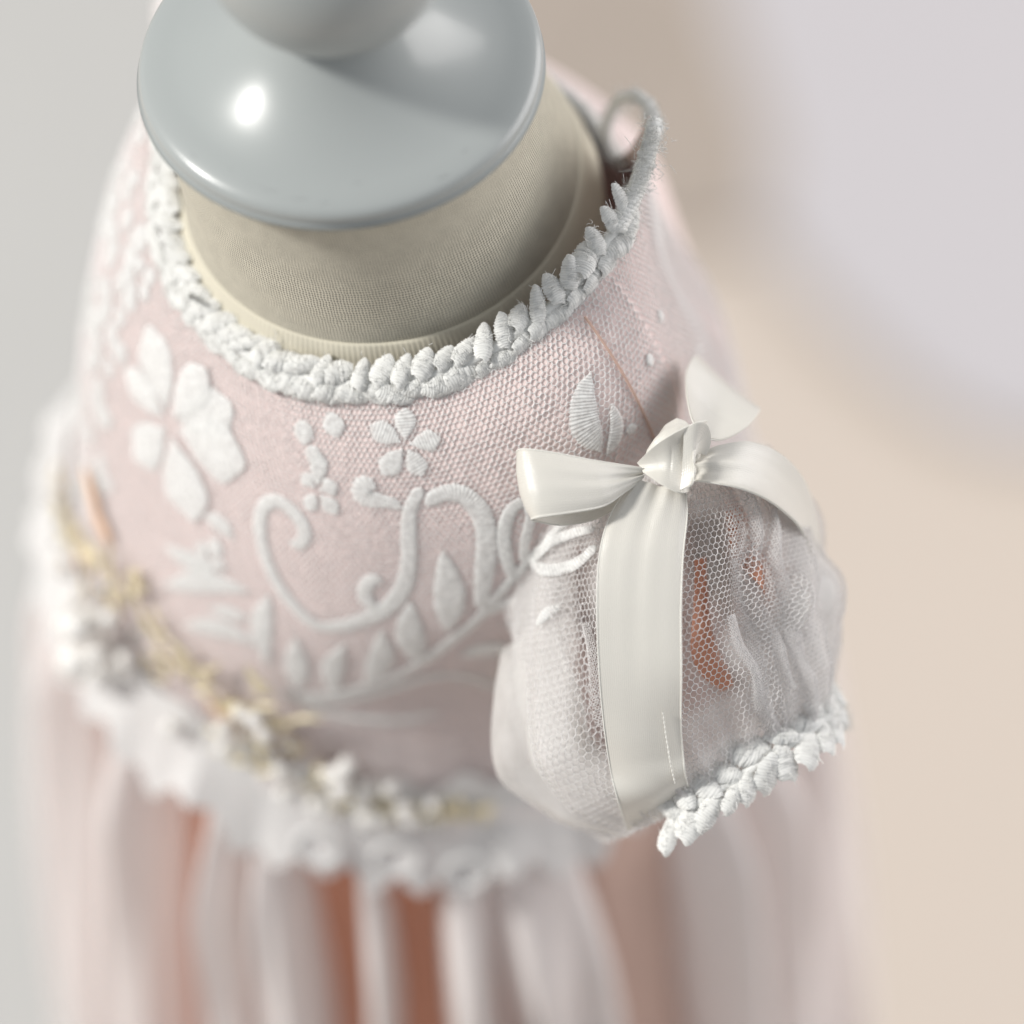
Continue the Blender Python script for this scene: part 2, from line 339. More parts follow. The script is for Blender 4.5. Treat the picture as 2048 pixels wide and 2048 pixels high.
# smooth round the body
for _ in range(14): TAB = (np.roll(TAB, 1, 0) + 2 * TAB + np.roll(TAB, -1, 0)) / 4
BP = np.stack([TAB[..., 0] * np.cos(np.radians(AZ))[:, None], TAB[..., 0] * np.sin(np.radians(AZ))[:, None], TAB[..., 1]], 2)   # NA,NT,3
dA = np.roll(BP, -1, 0) - np.roll(BP, 1, 0); dT = np.gradient(BP, axis=1); BN = np.cross(dT, dA); BN /= np.linalg.norm(BN, axis=2)[..., None]
if (BN[0, 80] @ BP[0, 80]) < 0: BN = -BN
def bilin(T, a, t):
    a = (np.asarray(a) + 180) % 360 / 360 * NA; t = np.clip(np.asarray(t), 0, 1) * (NT - 1.001)
    i = np.floor(a).astype(int); fa = (a - i)[..., None]; j = np.floor(t).astype(int); ft = (t - j)[..., None]; i0 = i % NA; i1 = (i + 1) % NA
    return (T[i0, j] * (1 - fa) + T[i1, j] * fa) * (1 - ft) + (T[i0, j + 1] * (1 - fa) + T[i1, j + 1] * fa) * ft
def body(a, t, off=0.0):
    n = bilin(BN, a, t); n = n / np.linalg.norm(n, axis=-1)[..., None]; return bilin(BP, a, t) + n * np.asarray(off)[..., None]
# front and back panels of the lining
def panel(name, a0, a1, m, off=0.0):
    na = int((a1 - a0) / 1.0) + 1; A, T = np.meshgrid(np.linspace(a0, a1, na), np.linspace(0, 1, 90), indexing='ij')
    rip = .22 * np.sin(np.radians(A) * 44 + 3 * T) * sm(.02, .2, T)
    P = body(A, T, off - .12 + rip * .12); return mesh(name, P.reshape(-1, 3), grid_faces(na, 90), m, dress)
panel('front_panel', -205, -38, M['lining'])
panel('near_back_panel', -38.0, 12, M['lining'], .0)
panel('far_back_panel', 12, 155, M['lining'], .0)
bodyV = BP[:, ::3].reshape(-1, 3); nt_ = BP[:, ::3].shape[1]
bf = grid_faces(NA, nt_).tolist() + [[(NA - 1) * nt_ + j, j, j + 1, (NA - 1) * nt_ + j + 1] for j in range(nt_ - 1)]
BVH = BVHTree.FromPolygons([Vector(v) for v in bodyV], bf)
def on_body(x, y):
    """the bodice point that a line of sight meets (else the nearest point of the bodice to that line) and its outward normal"""
    d = ray(x, y); d = d / np.linalg.norm(d)
    h = BVH.ray_cast(Vector(CAM), Vector(d))
    if h[0] is None:
        best = None
        for s in range(700, 1000, 8):
            q = BVH.find_nearest(Vector(CAM + d * s))
            if best is None or q[3] < best[3]: best = q
        h = best
    n = np.array(h[1]); p = np.array(h[0])
    if n @ np.array([p[0], p[1], 30.0]) < 0: n = -n
    return p, n

# ---- net: real hexagonal mesh laid over a surface
def hexnet(fn, w, h, pitch, rad, keep=None, jit=.05, seed=1):
    """fn(a_mm, b_mm) -> positions; honeycomb over w x h mm"""
    rng = np.random.default_rng(seed); e = pitch / math.sqrt(3)
    nx = int(w / pitch) + 1; ny = int(h / (1.5 * e)) + 1
    ix, iy = np.meshgrid(np.arange(nx), np.arange(ny), indexing='ij')
    cx_ = ix * pitch + (iy % 2) * pitch / 2; cy_ = iy * 1.5 * e
    a = np.stack([cx_, cy_ + e / 2], -1); b = np.stack([cx_ + pitch / 2, cy_ + e], -1); c_ = np.stack([cx_ + pitch, cy_ + e / 2], -1); dn = np.stack([cx_, cy_ - e / 2], -1)
    S = np.concatenate([a.reshape(-1, 2), b.reshape(-1, 2), a.reshape(-1, 2)]); E_ = np.concatenate([b.reshape(-1, 2), c_.reshape(-1, 2), dn.reshape(-1, 2)])
    mid = (S + E_) / 2; ok = (mid[:, 0] < w) & (mid[:, 1] < h) & (mid[:, 1] > 0)
    if keep is not None: ok &= keep(mid[:, 0], mid[:, 1])
    S, E_ = S[ok], E_[ok]
    def J(Q): return Q + jit * pitch * np.stack([np.sin(Q[:, 0] * 7.3 + Q[:, 1] * 3.1), np.cos(Q[:, 0] * 4.7 - Q[:, 1] * 5.9)], 1)
    P, Q = fn(*J(S).T), fn(*J(E_).T)
    T = Q - P; T /= np.linalg.norm(T, axis=1)[:, None] + 1e-9
    A = np.cross(T, np.array([.31, .52, .79])); A /= np.linalg.norm(A, axis=1)[:, None] + 1e-9; B = np.cross(T, A)
    rr = rad * (1 + .25 * rng.normal(size=(len(P), 1)).clip(-1.5, 1.5)); V = []
    for X0 in (P - T * rad * .4, Q + T * rad * .4):
        for k in range(3):
            an = 2 * math.pi * k / 3; V.append(X0 + rr * (math.cos(an) * A + math.sin(an) * B))
    m = len(P); V = np.stack(V, 1).reshape(-1, 3); base = np.arange(m)[:, None] * 6
    F = np.concatenate([base + np.array([[0, 1, 4, 3]]), base + np.array([[1, 2, 5, 4]]), base + np.array([[2, 0, 3, 5]])])
    return V, F
ARC = np.concatenate([np.zeros((NA, 1)), np.cumsum(np.linalg.norm(np.diff(BP, axis=1), axis=2), axis=1)], 1)
INV = np.stack([np.interp(np.arange(221.0), ARC[i], np.linspace(0, 1, NT), right=1.2) for i in range(NA)])
def t_of(A, b):
    """place along the bodice at b mm of cloth below the neckline"""
    i = np.round((np.asarray(A) + 180) % 360 / 360 * NA).astype(int) % NA; bb = np.clip(b, 0, 219); k = bb.astype(int); f = bb - k
    return INV[i, k] * (1 - f) + INV[i, k + 1] * f
WN = math.radians(168) * 70
def net_front(a, b):
    A = -206 + np.degrees(a / 70); t = np.clip(t_of(A, b), 0, 1)
    return body(A, t, .20 + .04 * np.sin(np.radians(A) * 62 + 4 * np.sin(t * 5)) * sm(.03, .25, t) * sm(-125, -95, A))
V, F = hexnet(net_front, WN, 172, 1.42, .15, keep=lambda a, b: (b > 2) & (t_of(-206 + np.degrees(a / 70), b) < .995))
rel(mesh('net_overlay', V, F, M['net'], dress, smooth=False), kind='stuff')
def net_back(a, b):
    A = -37.5 + np.degrees(a / 70); t = np.clip(t_of(A, b), 0, 1); return body(A, t, .32)
V, F = hexnet(net_back, math.radians(53) * 70, 172, 1.35, .14, keep=lambda a, b: (b > 2) & (t_of(-37.5 + np.degrees(a / 70), b) < .995), seed=5)
rel(mesh('net_overlay', V, F, M['net'], dress, smooth=False), kind='stuff')

# ---- satin-stitch shapes
def stitched(name, pts_px, width, height=.9, parent=None, pitch=.78, base=.62, mt='thread', lift=0.0, cols=9, ridge=.3, tips=(True, True), radial=False, surf=None):
    """padded satin stitch along a spine drawn on the bodice; width in mm: number or list along the spine"""
    height *= .17; width = np.asarray(width, float) * 1.18
    sp = [(surf or on_body)(*p) for p in crom(pts_px, max(6, 5 * len(pts_px)))]
    P = np.array([s[0] for s in sp]); Nn = np.array([s[1] for s in sp])
    L = np.linalg.norm(np.diff(P, axis=0), axis=1).sum(); n = int(np.clip(L / pitch * 2, 8, 160))
    X = crom(np.hstack([P, Nn]), n); P, Nn = X[:, :3], X[:, 3:]; Nn /= np.linalg.norm(Nn, axis=1)[:, None]
    for _ in range(3): P[1:-1] = (P[:-2] + 2 * P[1:-1] + P[2:]) / 4
    T = np.gradient(P, axis=0); T /= np.linalg.norm(T, axis=1)[:, None]; S = np.cross(Nn, T); S /= np.linalg.norm(S, axis=1)[:, None]
    s = np.linspace(0, 1, n); wd = np.interp(s, np.linspace(0, 1, len(np.atleast_1d(width))), np.atleast_1d(width)) / 2 if np.ndim(width) else np.full(n, width / 2)
    if np.ndim(width): 
        wd = np.interp(s, np.linspace(0, 1, 60), np.convolve(np.pad(np.interp(np.linspace(0, 1, 60), np.linspace(0, 1, len(width)), width), 4, mode='edge'), np.ones(9) / 9, 'valid')) / 2
    cap_ = np.ones(n)
    if tips[0]: cap_ *= np.sqrt(np.clip(s * L / (wd.max() * .8), .03, 1))
    if tips[1]: cap_ *= np.sqrt(np.clip((1 - s) * L / (wd.max() * .8), .03, 1))
    wd = wd * cap_; u = np.linspace(-1, 1, cols)
    rg = 1 + ridge * np.where(np.arange(n) % 2, 1, -1) * np.clip(1 + .5 * RNG.normal(size=n), .2, 2)
    hh = height * np.sqrt(np.clip(wd / (wd.max() + 1e-6), .05, 1))
    dome = np.clip(1 - u ** 2, 0, 1) ** .75
    V = P[:, None] + S[:, None] * (u[None, :, None] * (wd * (1 + .03 * RNG.normal(size=n) + .06 * np.where(np.arange(n) % 2, 1, -1)))[:, None, None]) + Nn[:, None] * ((base + lift - .25) + (hh * rg)[:, None, None] * dome[None, :, None] + .2 * (1 - (np.abs(u) > .99))[None, :, None])
    if radial: uvs = np.stack([(u[None, :] * wd[:, None]).ravel(), np.repeat(s * L, cols)], 1)
    else: uvs = np.stack([np.repeat(s * L, cols) + np.tile(u * .35, n), np.tile(u, n)], 1)
    return mesh(name, V.reshape(-1, 3), grid_faces(n, cols), M[mt], parent or dress, uv=uvs)
emb = group_part('bodice_embroidery', dress)
LEAF = [.5, 2.6, 3.9, 4.2, 3.6, 2.2, .6]
def leaf(a, b, wmm, bend=0.0, name='embroidered_leaf', h=.8):
    a, b = np.array(a, float), np.array(b, float); d = b - a; nrm = np.array([-d[1], d[0]]); mid = (a + b) / 2 + nrm * bend
    return stitched(name, [a, mid, b], list(np.array(LEAF) / 4.2 * wmm), h, emb)
# big flower near the front (blurred)
FC = (342, 846)
for kf, (tip, wd) in enumerate((((298, 650), 9.5), ((256, 742), 6), ((418, 736), 7), ((468, 812), 8.5), ((494, 930), 11), ((392, 1040), 11), ((272, 915), 8))):
    a = np.array(FC) + (np.array(tip) - FC) * .13
    stitched('embroidered_petal', [a, (a + np.array(tip)) / 2, tip], [1.6, wd * .65, wd * 1.0, wd * 1.2, wd * 1.15, wd * .8], 1.4, emb, lift=.22 * (kf % 3), radial=True, pitch=.6)
# small flower under the braid
FA = (812, 889)
for tip, wd in (((811, 815), 4.2), ((882, 876), 4.0), ((846, 950), 4.2), ((766, 948), 4.4), ((742, 850), 4.6)):
    a = np.array(FA) + (np.array(tip) - FA) * .12
    stitched('embroidered_petal', [a, (a + np.array(tip)) / 2, tip], [1.0, wd * .6, wd * .95, wd, wd * .8], .9, emb)
FB = (636, 980)
for tip, wd in (((606, 945), 4.0), ((676, 968), 4.2), ((616, 1018), 3.6), ((676, 1026), 4.2), ((640, 905), 3.8)):
    a = np.array(FB) + (np.array(tip) - FB) * .15
    stitched('embroidered_petal', [a, (a + np.array(tip)) / 2, tip], [1.2, wd * .6, wd * .95, wd, wd * .8], .8, emb)
stitched('embroidered_dot', [(606, 838), (612, 888)], 4.0, .8, emb); stitched('embroidered_dot', [(648, 852), (690, 846)], 5.0, .8, emb)
stitched('embroidered_dot', [(618, 890), (642, 930)], 3.4, .8, emb)
# scrolls
stitched('embroidered_scroll', [(844, 973), (822, 1015), (818, 1060), (819, 1120), (806, 1175), (770, 1218), (723, 1240), (670, 1252), (629, 1247), (583, 1204), (550, 1155), (527, 1095), (521, 1040), (532, 1008), (556, 1000), (583, 1018), (606, 1046), (611, 1072), (596, 1090), (582, 1080)], [2.4, 3.0, 3.4, 3.3, 3.2, 3.6, 4.0, 3.8, 3.2, 3.0, 2.8, 2.8, 3.0, 3.0, 3.2, 3.0, 3.2, 3.4, 2.4], 1.0, emb)
stitched('embroidered_scroll', [(853, 1008), (872, 992), (900, 984), (930, 990), (957, 1016), (971, 1052), (974, 1095), (968, 1150), (962, 1215)], [2.6, 3.6, 4.2, 4.3, 4.2, 4.0, 3.8, 3.2, 2.4], 1.1, emb)
stitched('embroidered_scroll', [(806, 1014), (782, 1004), (760, 1000), (738, 996), (725, 984), (735, 968), (753, 974)], [2.4, 2.8, 3.0, 3.6, 4.6, 4.6, 3.6], 1.0, emb)
stitched('embroidered_scroll', [(770, 1218), (748, 1213), (732, 1196), (733, 1172), (750, 1156), (763, 1166)], [2.6, 3.0, 3.0, 3.2, 3.4, 2.6], .9, emb)
leaf((540, 1186), (536, 1330), 5.0, .1); leaf((420, 560), (398, 610), 3.5); leaf((470, 1080), (408, 1030), 4.6, .1); leaf((440, 1130), (330, 1090), 5.0, -.1)
leaf((500, 1180), (330, 1172), 5.4, .08); leaf((520, 1288), (370, 1250), 5.2, .08); leaf((500, 1235), (420, 1215), 3.6, 0)
# branch with leaves
stitched('embroidered_stem', [(565, 1384), (620, 1390), (676, 1384), (769, 1360), (844, 1322), (909, 1274), (955, 1236), (1004, 1180), (1049, 1128), (1108, 1062)], [2.0, 2.3, 2.4, 2.6, 2.6, 2.6, 2.4, 2.2, 2.0, 1.6], .9, emb)
for a, b, wd, bend in (((594, 1378), (592, 1272), 5.4, .02), ((668, 1384), (690, 1285), 4.8, -.12), ((736, 1366), (764, 1255), 5.4, .12), ((834, 1324), (822, 1198), 6.0, -.06), ((896, 1262), (886, 1096), 6.4, .05), ((920, 1310), (1024, 1296), 6.0, -.05)):
    leaf(a, b, wd, bend)
stitched('embroidered_loop', [(975, 1228), (1010, 1204), (1052, 1196), (1075, 1210), (1060, 1236), (1010, 1250)], [1.8, 2.6, 3.2, 3.2, 2.8, 2.0], .9, emb)
stitched('embroidered_loop', [(1028, 1158), (1012, 1110), (1008, 1060), (1022, 1018), (1050, 1002), (1062, 1030), (1050, 1080), (1046, 1122)], [1.8, 2.6, 2.8, 2.6, 2.2, 2.2, 2.0, 1.6], .8, emb)
stitched('embroidered_loop', [(1058, 1126), (1096, 1086), (1140, 1066), (1190, 1054), (1216, 1062), (1196, 1096), (1146, 1130), (1090, 1140), (1062, 1132)], [1.6, 1.8, 2.0, 2.0, 1.8, 2.2, 2.6, 2.4, 1.8], .8, emb)
stitched('embroidered_scroll', [(574, 1390), (640, 1400), (740, 1388), (862, 1352), (930, 1352), (994, 1372)], [1.4, 2.4, 2.6, 2.2, 2.0, 1.2], .7, emb)
stitched('embroidered_scroll', [(600, 1400), (680, 1430), (790, 1440), (880, 1424)], [1.6, 2.6, 2.4, 1.2], .7, emb)
# leaf of two halves beside the shoulder seam
stitched('embroidered_leaf', [(1182, 742), (1168, 790), (1170, 850), (1200, 902)], [.6, 3.4, 5.2, 5.8, 5.0, 2.0], .9, emb, pitch=.7)
stitched('embroidered_leaf', [(1222, 806), (1232, 850), (1224, 886), (1212, 908)], [.5, 2.4, 3.0, 2.6, 1.0], .8, emb, pitch=.7)
stitched('embroidered_dot', [(1250, 862), (1270, 852)], 2.2, .7, emb)
for x, y in ((1318, 632), (1296, 720), (1392, 700)): stitched('embroidered_dot', [(x - 4, y - 12), (x + 5, y + 12)], 2.4, .8, emb)
# embroidery on the far, blurred side
for cxp, cyp, r0 in ((250, 480, 70), (215, 700, 60), (300, 240, 60), (190, 960, 55), (250, 360, 45), (420, 1120, 50), (160, 620, 75), (235, 600, 60), (180, 820, 70), (330, 160, 60), (280, 560, 50), (200, 400, 60)):
    for k in range(5):
        an = k * 2 * math.pi / 5 + cxp; tip = (cxp + r0 * .7 * math.cos(an), cyp + r0 * math.sin(an)); a = (cxp + .15 * r0 * math.cos(an), cyp + .15 * r0 * math.sin(an))
        stitched('embroidered_petal', [a, ((a[0] + tip[0]) / 2, (a[1] + tip[1]) / 2), tip], [1.2, r0 * .05, r0 * .08, r0 * .08, r0 * .05], .9, emb)
# shoulder seam
sp = [on_body(*p) for p in crom([(1168, 634), (1195, 672), (1235, 735), (1270, 800), (1305, 880), (1322, 930)], 40)]
V, F = tube(np.array([p + n * .75 for p, n in sp]), .32, 6); mesh('shoulder_seam', V, F, M['seam'], dress)

# ---- braid: stitched petals in rows along a path
def braid_petal(seed, L=6.6, W=4.3, H=1.4, thr=13):
    rng = np.random.default_rng(seed); nr, nc = thr * 2 + 1, 9; V = []
    for i in range(nr):
        s = i / (nr - 1); wv = W / 2 * (math.sin(math.pi * min(1, s * .90 + .06)) ** .46) * (1 + .05 * rng.normal()); rg = 1 + (.09 if i % 2 else -.07) * (1 + .4 * rng.normal())
        sk = rng.normal() * .05
        for j in range(nc):
            u = -1 + 2 * j / (nc - 1); dome = math.sqrt(max(0, 1 - u * u)); hh = H * math.sin(math.pi * min(1, s * .9 + .06)) ** .5 * rg
            V.append((s * L - L / 2 + .55 * u * u * (1 if s < .9 else .4) * (-.6) + u * .35 + sk, u * wv * (1.06 if i % 2 else .97), hh * dome - .25))
    uvp = [(i / (nr - 1) * L + (-1 + 2 * j / (nc - 1)) * .5, j * .2) for i in range(nr) for j in range(nc)]
    return np.array(V), grid_faces(nr, nc), np.array(uvp)
PETALS = []
for k in range(5):
    V, F, uvp = braid_petal(100 + k, 6.6 + .5 * (k % 3 - 1), 4.2 + .3 * (k % 2), 1.3 + .15 * (k % 3))
    o = mesh('braid_petal', V * MM, F, M['braid_st'], None, uv=uvp, world=False); PETALS.append(o.data); bpy.data.objects.remove(o)
def frame_matrix(p, x, n, parent, scale=1.0):
    n = n / np.linalg.norm(n); x = x - n * (x @ n); x = x / np.linalg.norm(x); y = np.cross(n, x)
    Mx = Matrix(((x[0], y[0], n[0]), (x[1], y[1], n[1]), (x[2], y[2], n[2]))).to_4x4() @ Matrix.Diagonal((scale, scale, scale, 1)); Mx.translation = Vector(p * MM + CEN - base_of(parent)); return Mx
FUZZ = []
def lay_braid(parent, path, nrm, spacing, rows, seed=0, scale=1.0, name='braid_petal'):
    """path (n,3) mm, nrm (n,3); rows: list of (offset across mm, angle deg from the path, lift)"""
    rng = np.random.default_rng(seed); X = np.hstack([path, nrm]); L = np.linalg.norm(np.diff(path, axis=0), axis=1).sum()
    for r, (off, ang, lift) in enumerate(rows):
        n = int(L / spacing); Y = crom(X, 2 * n + 1)[(r % 2)::2][:n + 1]
        P, Nn = Y[:, :3], Y[:, 3:]; T = np.gradient(P, axis=0)
        for i in range(len(P)):
            t_ = T[i] / np.linalg.norm(T[i]); nn = Nn[i] / np.linalg.norm(Nn[i]); s_ = np.cross(nn, t_); a = math.radians(ang + rng.normal() * 15)
            d = t_ * math.cos(a) + s_ * math.sin(a); tiltn = nn + .28 * rng.normal() * s_ + .12 * rng.normal() * t_ + .25 * np.sign(off) * s_
            p = P[i] + s_ * (off + rng.normal() * .25) + nn * (lift + rng.normal() * .15) + t_ * rng.normal() * .3
            o = bpy.data.objects.new(name, PETALS[rng.integers(5)]); COL.objects.link(o); o.parent = parent
            o.matrix_basis = frame_matrix(p, d, tiltn, parent, scale * rng.uniform(.86, 1.12)) @ Matrix.Diagonal((rng.uniform(.88, 1.15), rng.uniform(.85, 1.18), rng.uniform(.8, 1.15), 1))
            for _ in range(26):                   # loose fibres
                q = p + d * rng.uniform(-3.4, 3.4) + s_ * rng.uniform(-1.7, 1.7) + nn * (1.4 + rng.uniform(-.5, .3)); v = rng.normal(size=3) * .8
                FUZZ.append((q, q + v * .5 + nn * .2, q + v + rng.normal(size=3) * .3))
neck_trim = group_part('neckline_braid', dress)
# the neckline, from behind the far side round the front to the closure
na = 300; A = np.linspace(-232, -5, na); P = body(A, np.full(na, .0), .0); P2 = body(A, np.full(na, .03), 0.0)
Nn = np.stack([np.cos(np.radians(A)), np.sin(np.radians(A)), np.full(na, .95)], 1); Nn /= np.linalg.norm(Nn, axis=1)[:, None]
lay_braid(neck_trim, (P + Nn * .8)[:272], Nn[:272], 4.8, [(2.7, 44, .5), (-2.6, -14, .5)], seed=3, scale=1.1)
def rope(path, R0, turns, n=420):
    """two twisted strands along a path"""
    P_ = crom(path, n); T_ = np.gradient(P_, axis=0); T_ /= np.linalg.norm(T_, axis=1)[:, None]
    a_ = nrmv(np.cross(T_[0], (.3, .4, .86))); out = []; A_ = []
    for i in range(n):
        a_ = nrmv(a_ - T_[i] * (a_ @ T_[i])); A_.append(a_)
    A_ = np.array(A_); B_ = np.cross(T_, A_); ph = np.linspace(0, 2 * np.pi * turns, n); Rq = np.interp(np.linspace(0, 1, n), np.linspace(0, 1, len(np.atleast_1d(R0))), np.atleast_1d(R0))
    for o_ in (0, np.pi): out.append(tube(P_ + (.52 * Rq)[:, None] * (np.cos(ph + o_)[:, None] * A_ + np.sin(ph + o_)[:, None] * B_), Rq * .58, 7))
    return joined(out)
V, F = tube((P + Nn * .3)[:276], 1.5, 8); mesh('braid_cord', V, F, M['braid'], neck_trim)
# the closure: the near end narrows to a cord, turns up into a loop, the far strand hangs lower behind
lp = np.vstack([(P + Nn * .9)[264::6], at(1306, 262, 2), at(1302, 224, 6), at(1276, 194, 12), at(1242, 198, 18), at(1222, 226, 22), at(1212, 262, 24), at(1222, 300, 26), at(1246, 318, 27)])
lpn = np.tile(nrmv((.25, -.75, .6)), (60, 1)); lay_braid(neck_trim, crom(lp, 60)[6:44], lpn[6:44], 2.6, [(.7, 38, .9), (-.8, -30, .7)], seed=17, scale=.5)
V, F = rope(lp, [2.2, 1.9, 1.6, 1.4, 1.35, 1.3], 44); mesh('closure_loop', V, F, M['braid'], neck_trim)
fs = crom([at(1250, 330, 27), at(1212, 300, 27), at(1192, 256, 29), at(1158, 214, 32), at(1112, 178, 38), at(1056, 138, 46), at(980, 90, 56)], 70)
V, F = rope(fs, [1.7, 1.7], 34); mesh('far_neckline_cord', V, F, M['braid'], neck_trim)
for i in range(1100):
    q = lp[RNG.integers(len(lp))] if i % 2 else fs[RNG.integers(len(fs))]; v = RNG.normal(size=3); q = q + nrmv(v) * 1.8; FUZZ.append((q, q + v * .5, q + v * .9 + RNG.normal(size=3) * .4))
# facing cloth hanging from the far strand and from the loop
def curtain(name, top, drop, m, parent, n=12, thick=.6):
    top = np.asarray(top); V = np.vstack([top + np.asarray(drop)[None] * k / (n - 1) for k in range(n)]); o = mesh(name, V, grid_faces(n, len(top)), m, parent); return o
curtain('far_neck_facing', fs, (6, 6, -45), M['lining'], dress)

# ------------------------------------------------------------------ near puff sleeve
SPN = np.array([(56, -56, -46), (61.5, -90, -70), (72, -111, -84.5)], float)
SPC = crom(SPN, 101); SAX = nrmv(SPN[2] - SPN[0])
E1 = nrmv(R_ - SAX * (R_ @ SAX)); E2 = np.cross(SAX, E1); E2 = E2 if E2 @ F_ < 0 else -E2
def sleeve(u, v, k=1.0, off=0.0, seed=0.0, fold=1.0):
    """u in radians (0 faces up and out, positive towards the back), v 0 armhole .. 1 hem"""
    u = np.asarray(u, float); v = np.asarray(v, float)
    R = np.interp(v, [0, .12, .3, .5, .7, .85, .95, 1], [26, 31, 35.5, 37.2, 36.6, 33, 28.5, 26.5]) * k
    lo = sm(.35, .75, v) * (1 - sm(.86, 1, v))
    R = R * (1 + .045 * np.sin(3 * u + 5 * v + seed)) + 3.0 * lo * np.exp(-((u + 1.25) / .5) ** 2)
    en = (.35 + .65 * np.sin(np.pi * np.clip(v, 0, 1))) * fold
    R = R + en * (1.7 * np.sin(6 * u + 1.1 + seed + 1.4 * v) + 1.6 * np.sin(5 * u - 9 * v + seed) + .6 * np.sin(9 * u + 14 * v + 2 * seed) + 1.1 * np.sin(11 * u + 2.2 * seed - 2.2 * v) + .6 * np.sin(19 * u + 3 * v + seed)) + fold * .8 * (sm(.7, 1, v) + sm(.25, 0, v)) * np.sin(34 * u + seed) + off
    i = np.clip(v, 0, 1) * 100; c = np.stack([np.interp(i, np.arange(101), SPC[:, q]) for q in range(3)], -1)
    return c + R[..., None] * (np.cos(u)[..., None] * E2 + np.sin(u)[..., None] * E1) - SAX * (.34 * R * np.sin(u) * sm(.25, 1, v))[..., None]
puff = group_part('puff_sleeve', dress)
CIRC = 2 * np.pi * 37; SL = 68.0
def net_sleeve(a, b): return sleeve(a / 37 - math.pi, b / SL)
V, F = hexnet(net_sleeve, CIRC, SL, 1.4, .105, seed=9)
rel(mesh('tulle_net', V, F, M['net'], puff, smooth=False), kind='stuff')
def net_sleeve2(a, b): return sleeve(a / 33 - math.pi, b / SL, .90, 0, 2.3, 1.5)
V, F = hexnet(net_sleeve2, 2 * np.pi * 33, SL, 1.4, .10, keep=lambda a, b: (a / 33 - math.pi < -.62) | (a / 33 - math.pi > .42), seed=10)
rel(mesh('tulle_net', V, F, M['net'], puff, smooth=False), kind='stuff')
def sleeve_sheet(name, u0, u1, v0, v1, m, k=1.0, off=0.0, seed=0.0, fold=1.0, nu=90, nv=60, edge=None):
    A, B = np.meshgrid(np.linspace(0, 1, nu), np.linspace(v0, v1, nv), indexing='ij')
    lo = u0 + (edge(B) if edge else 0); Uq = lo + A * (u1 - lo)
    ue = np.minimum(A, 1 - A) * (u1 - lo) * 36; ve = np.minimum((B - v0) + (9 if v0 < .02 else 0), (v1 - B) + (9 if v1 > .98 else 0)) * SL
    return mesh(name, sleeve(Uq, B, k, off, seed, fold).reshape(-1, 3), grid_faces(nu, nv), m, puff, uv=np.stack([ue.ravel(), ve.ravel()], 1))
sleeve_sheet('organza_layer', .52, 2.9, 0, 1, M['organza'], .985, -.6, edge=lambda v: .12 * np.sin(9 * v) - .3 * v + .1 * np.sin(17 * v))
sleeve_sheet('organza_layer', .90, 2.6, .1, 1, M['organza'], .94, -.6, .8, 1.3, edge=lambda v: .16 * np.sin(6 * v + 1))
sleeve_sheet('organza_layer', -2.9, -.66, 0, 1, M['organza'], .985, -.6, edge=None)
sleeve_sheet('organza_layer', -2.4, -.95, .26, 1, M['organza2'], .99, .2, 1.7, 2.0, edge=lambda v: 1.54 * (1 - sm(.28, .62, v)))
sleeve_sheet('organza_layer', -.9, .75, .70, 1.0, M['organza'], .98, -.8)
sleeve_sheet('organza_layer', -.70, .12, .0, .44, M['organza2'], .97, -.8)
sleeve_sheet('organza_layer', .30, .9, .48, 1.0, M['organza'], .97, -.8, edge=lambda v: .15 * np.sin(8 * v))
sleeve_sheet('organza_layer', -.95, .9, 0, .2, M['organza'], .98, -.8)
# narrow gathered folds of doubled net running down the sleeve
for k, (u0, wv, va, vb, dr) in enumerate(((.42, .075, .04, .98, .06), (.28, .06, .50, 1.0, .24), (.60, .06, .0, .85, .02), (-.60, .07, .40, 1.0, .22), (.78, .07, .2, 1.0, -.08))):
    def fold_net(a, b, u0=u0, wv=wv, va=va, vb=vb, dr=dr, k=k):
        s_ = b / SL; c = a / 5.0 * 2 - 1; uc = u0 + dr * s_ + .04 * np.sin(5 * s_ + k) + .02 * np.sin(13 * s_ + 2 * k)
        return sleeve(uc + c * wv * (.55 + .45 * np.sin(np.pi * s_) + .2 * np.sin(9 * s_ + k)), va + (vb - va) * s_, 1.0, .3 + 1.0 * (1 - c * c))
    V, F = hexnet(fold_net, 5.0, SL, .8, .085, seed=40 + k); rel(mesh('gathered_fold', V, F, M['net'], puff, smooth=False), kind='stuff')
lace_in = mat('white_under_layer', (.94, .93, .915), rough=.9, var=.02, noise=60, trans=.55)
sleeve_sheet('under_layer', .80, 2.9, .0, .98, lace_in, .86, 0, 2.0, 1.3, edge=lambda v: .1 * np.sin(7 * v))
sleeve_sheet('under_layer', -2.9, -.95, .05, .98, lace_in, .88, 0, 1.2, 1.3, edge=None)
# coral lining inside
def lining_strip(u0, u1, v0, v1, k, m, name, seed):
    A, B = np.meshgrid(np.linspace(0, 1, 40), np.linspace(v0, v1, 40), indexing='ij'); q = (B - v0) / (v1 - v0); wq = .25 + .75 * np.sin(np.pi * np.clip(q, .04, .96)) ** .7
    A = (u0 + u1) / 2 + (u1 - u0) * wq * (A - .5) + .05 * np.sin(6 * q + seed); P = sleeve(A, B, k, 0, seed, 1.6)
    return mesh(name, P.reshape(-1, 3), grid_faces(40, 40), m, puff)
lining_strip(.10, .46, .30, .74, .74, M['coral'], 'sleeve_lining', .4)
lining_strip(.56, .86, .02, .52, .80, M['coral'], 'sleeve_lining', 1.4)
lining_strip(1.7, 4.4, .1, .95, .86, M['lining'], 'sleeve_lining', 2.4)
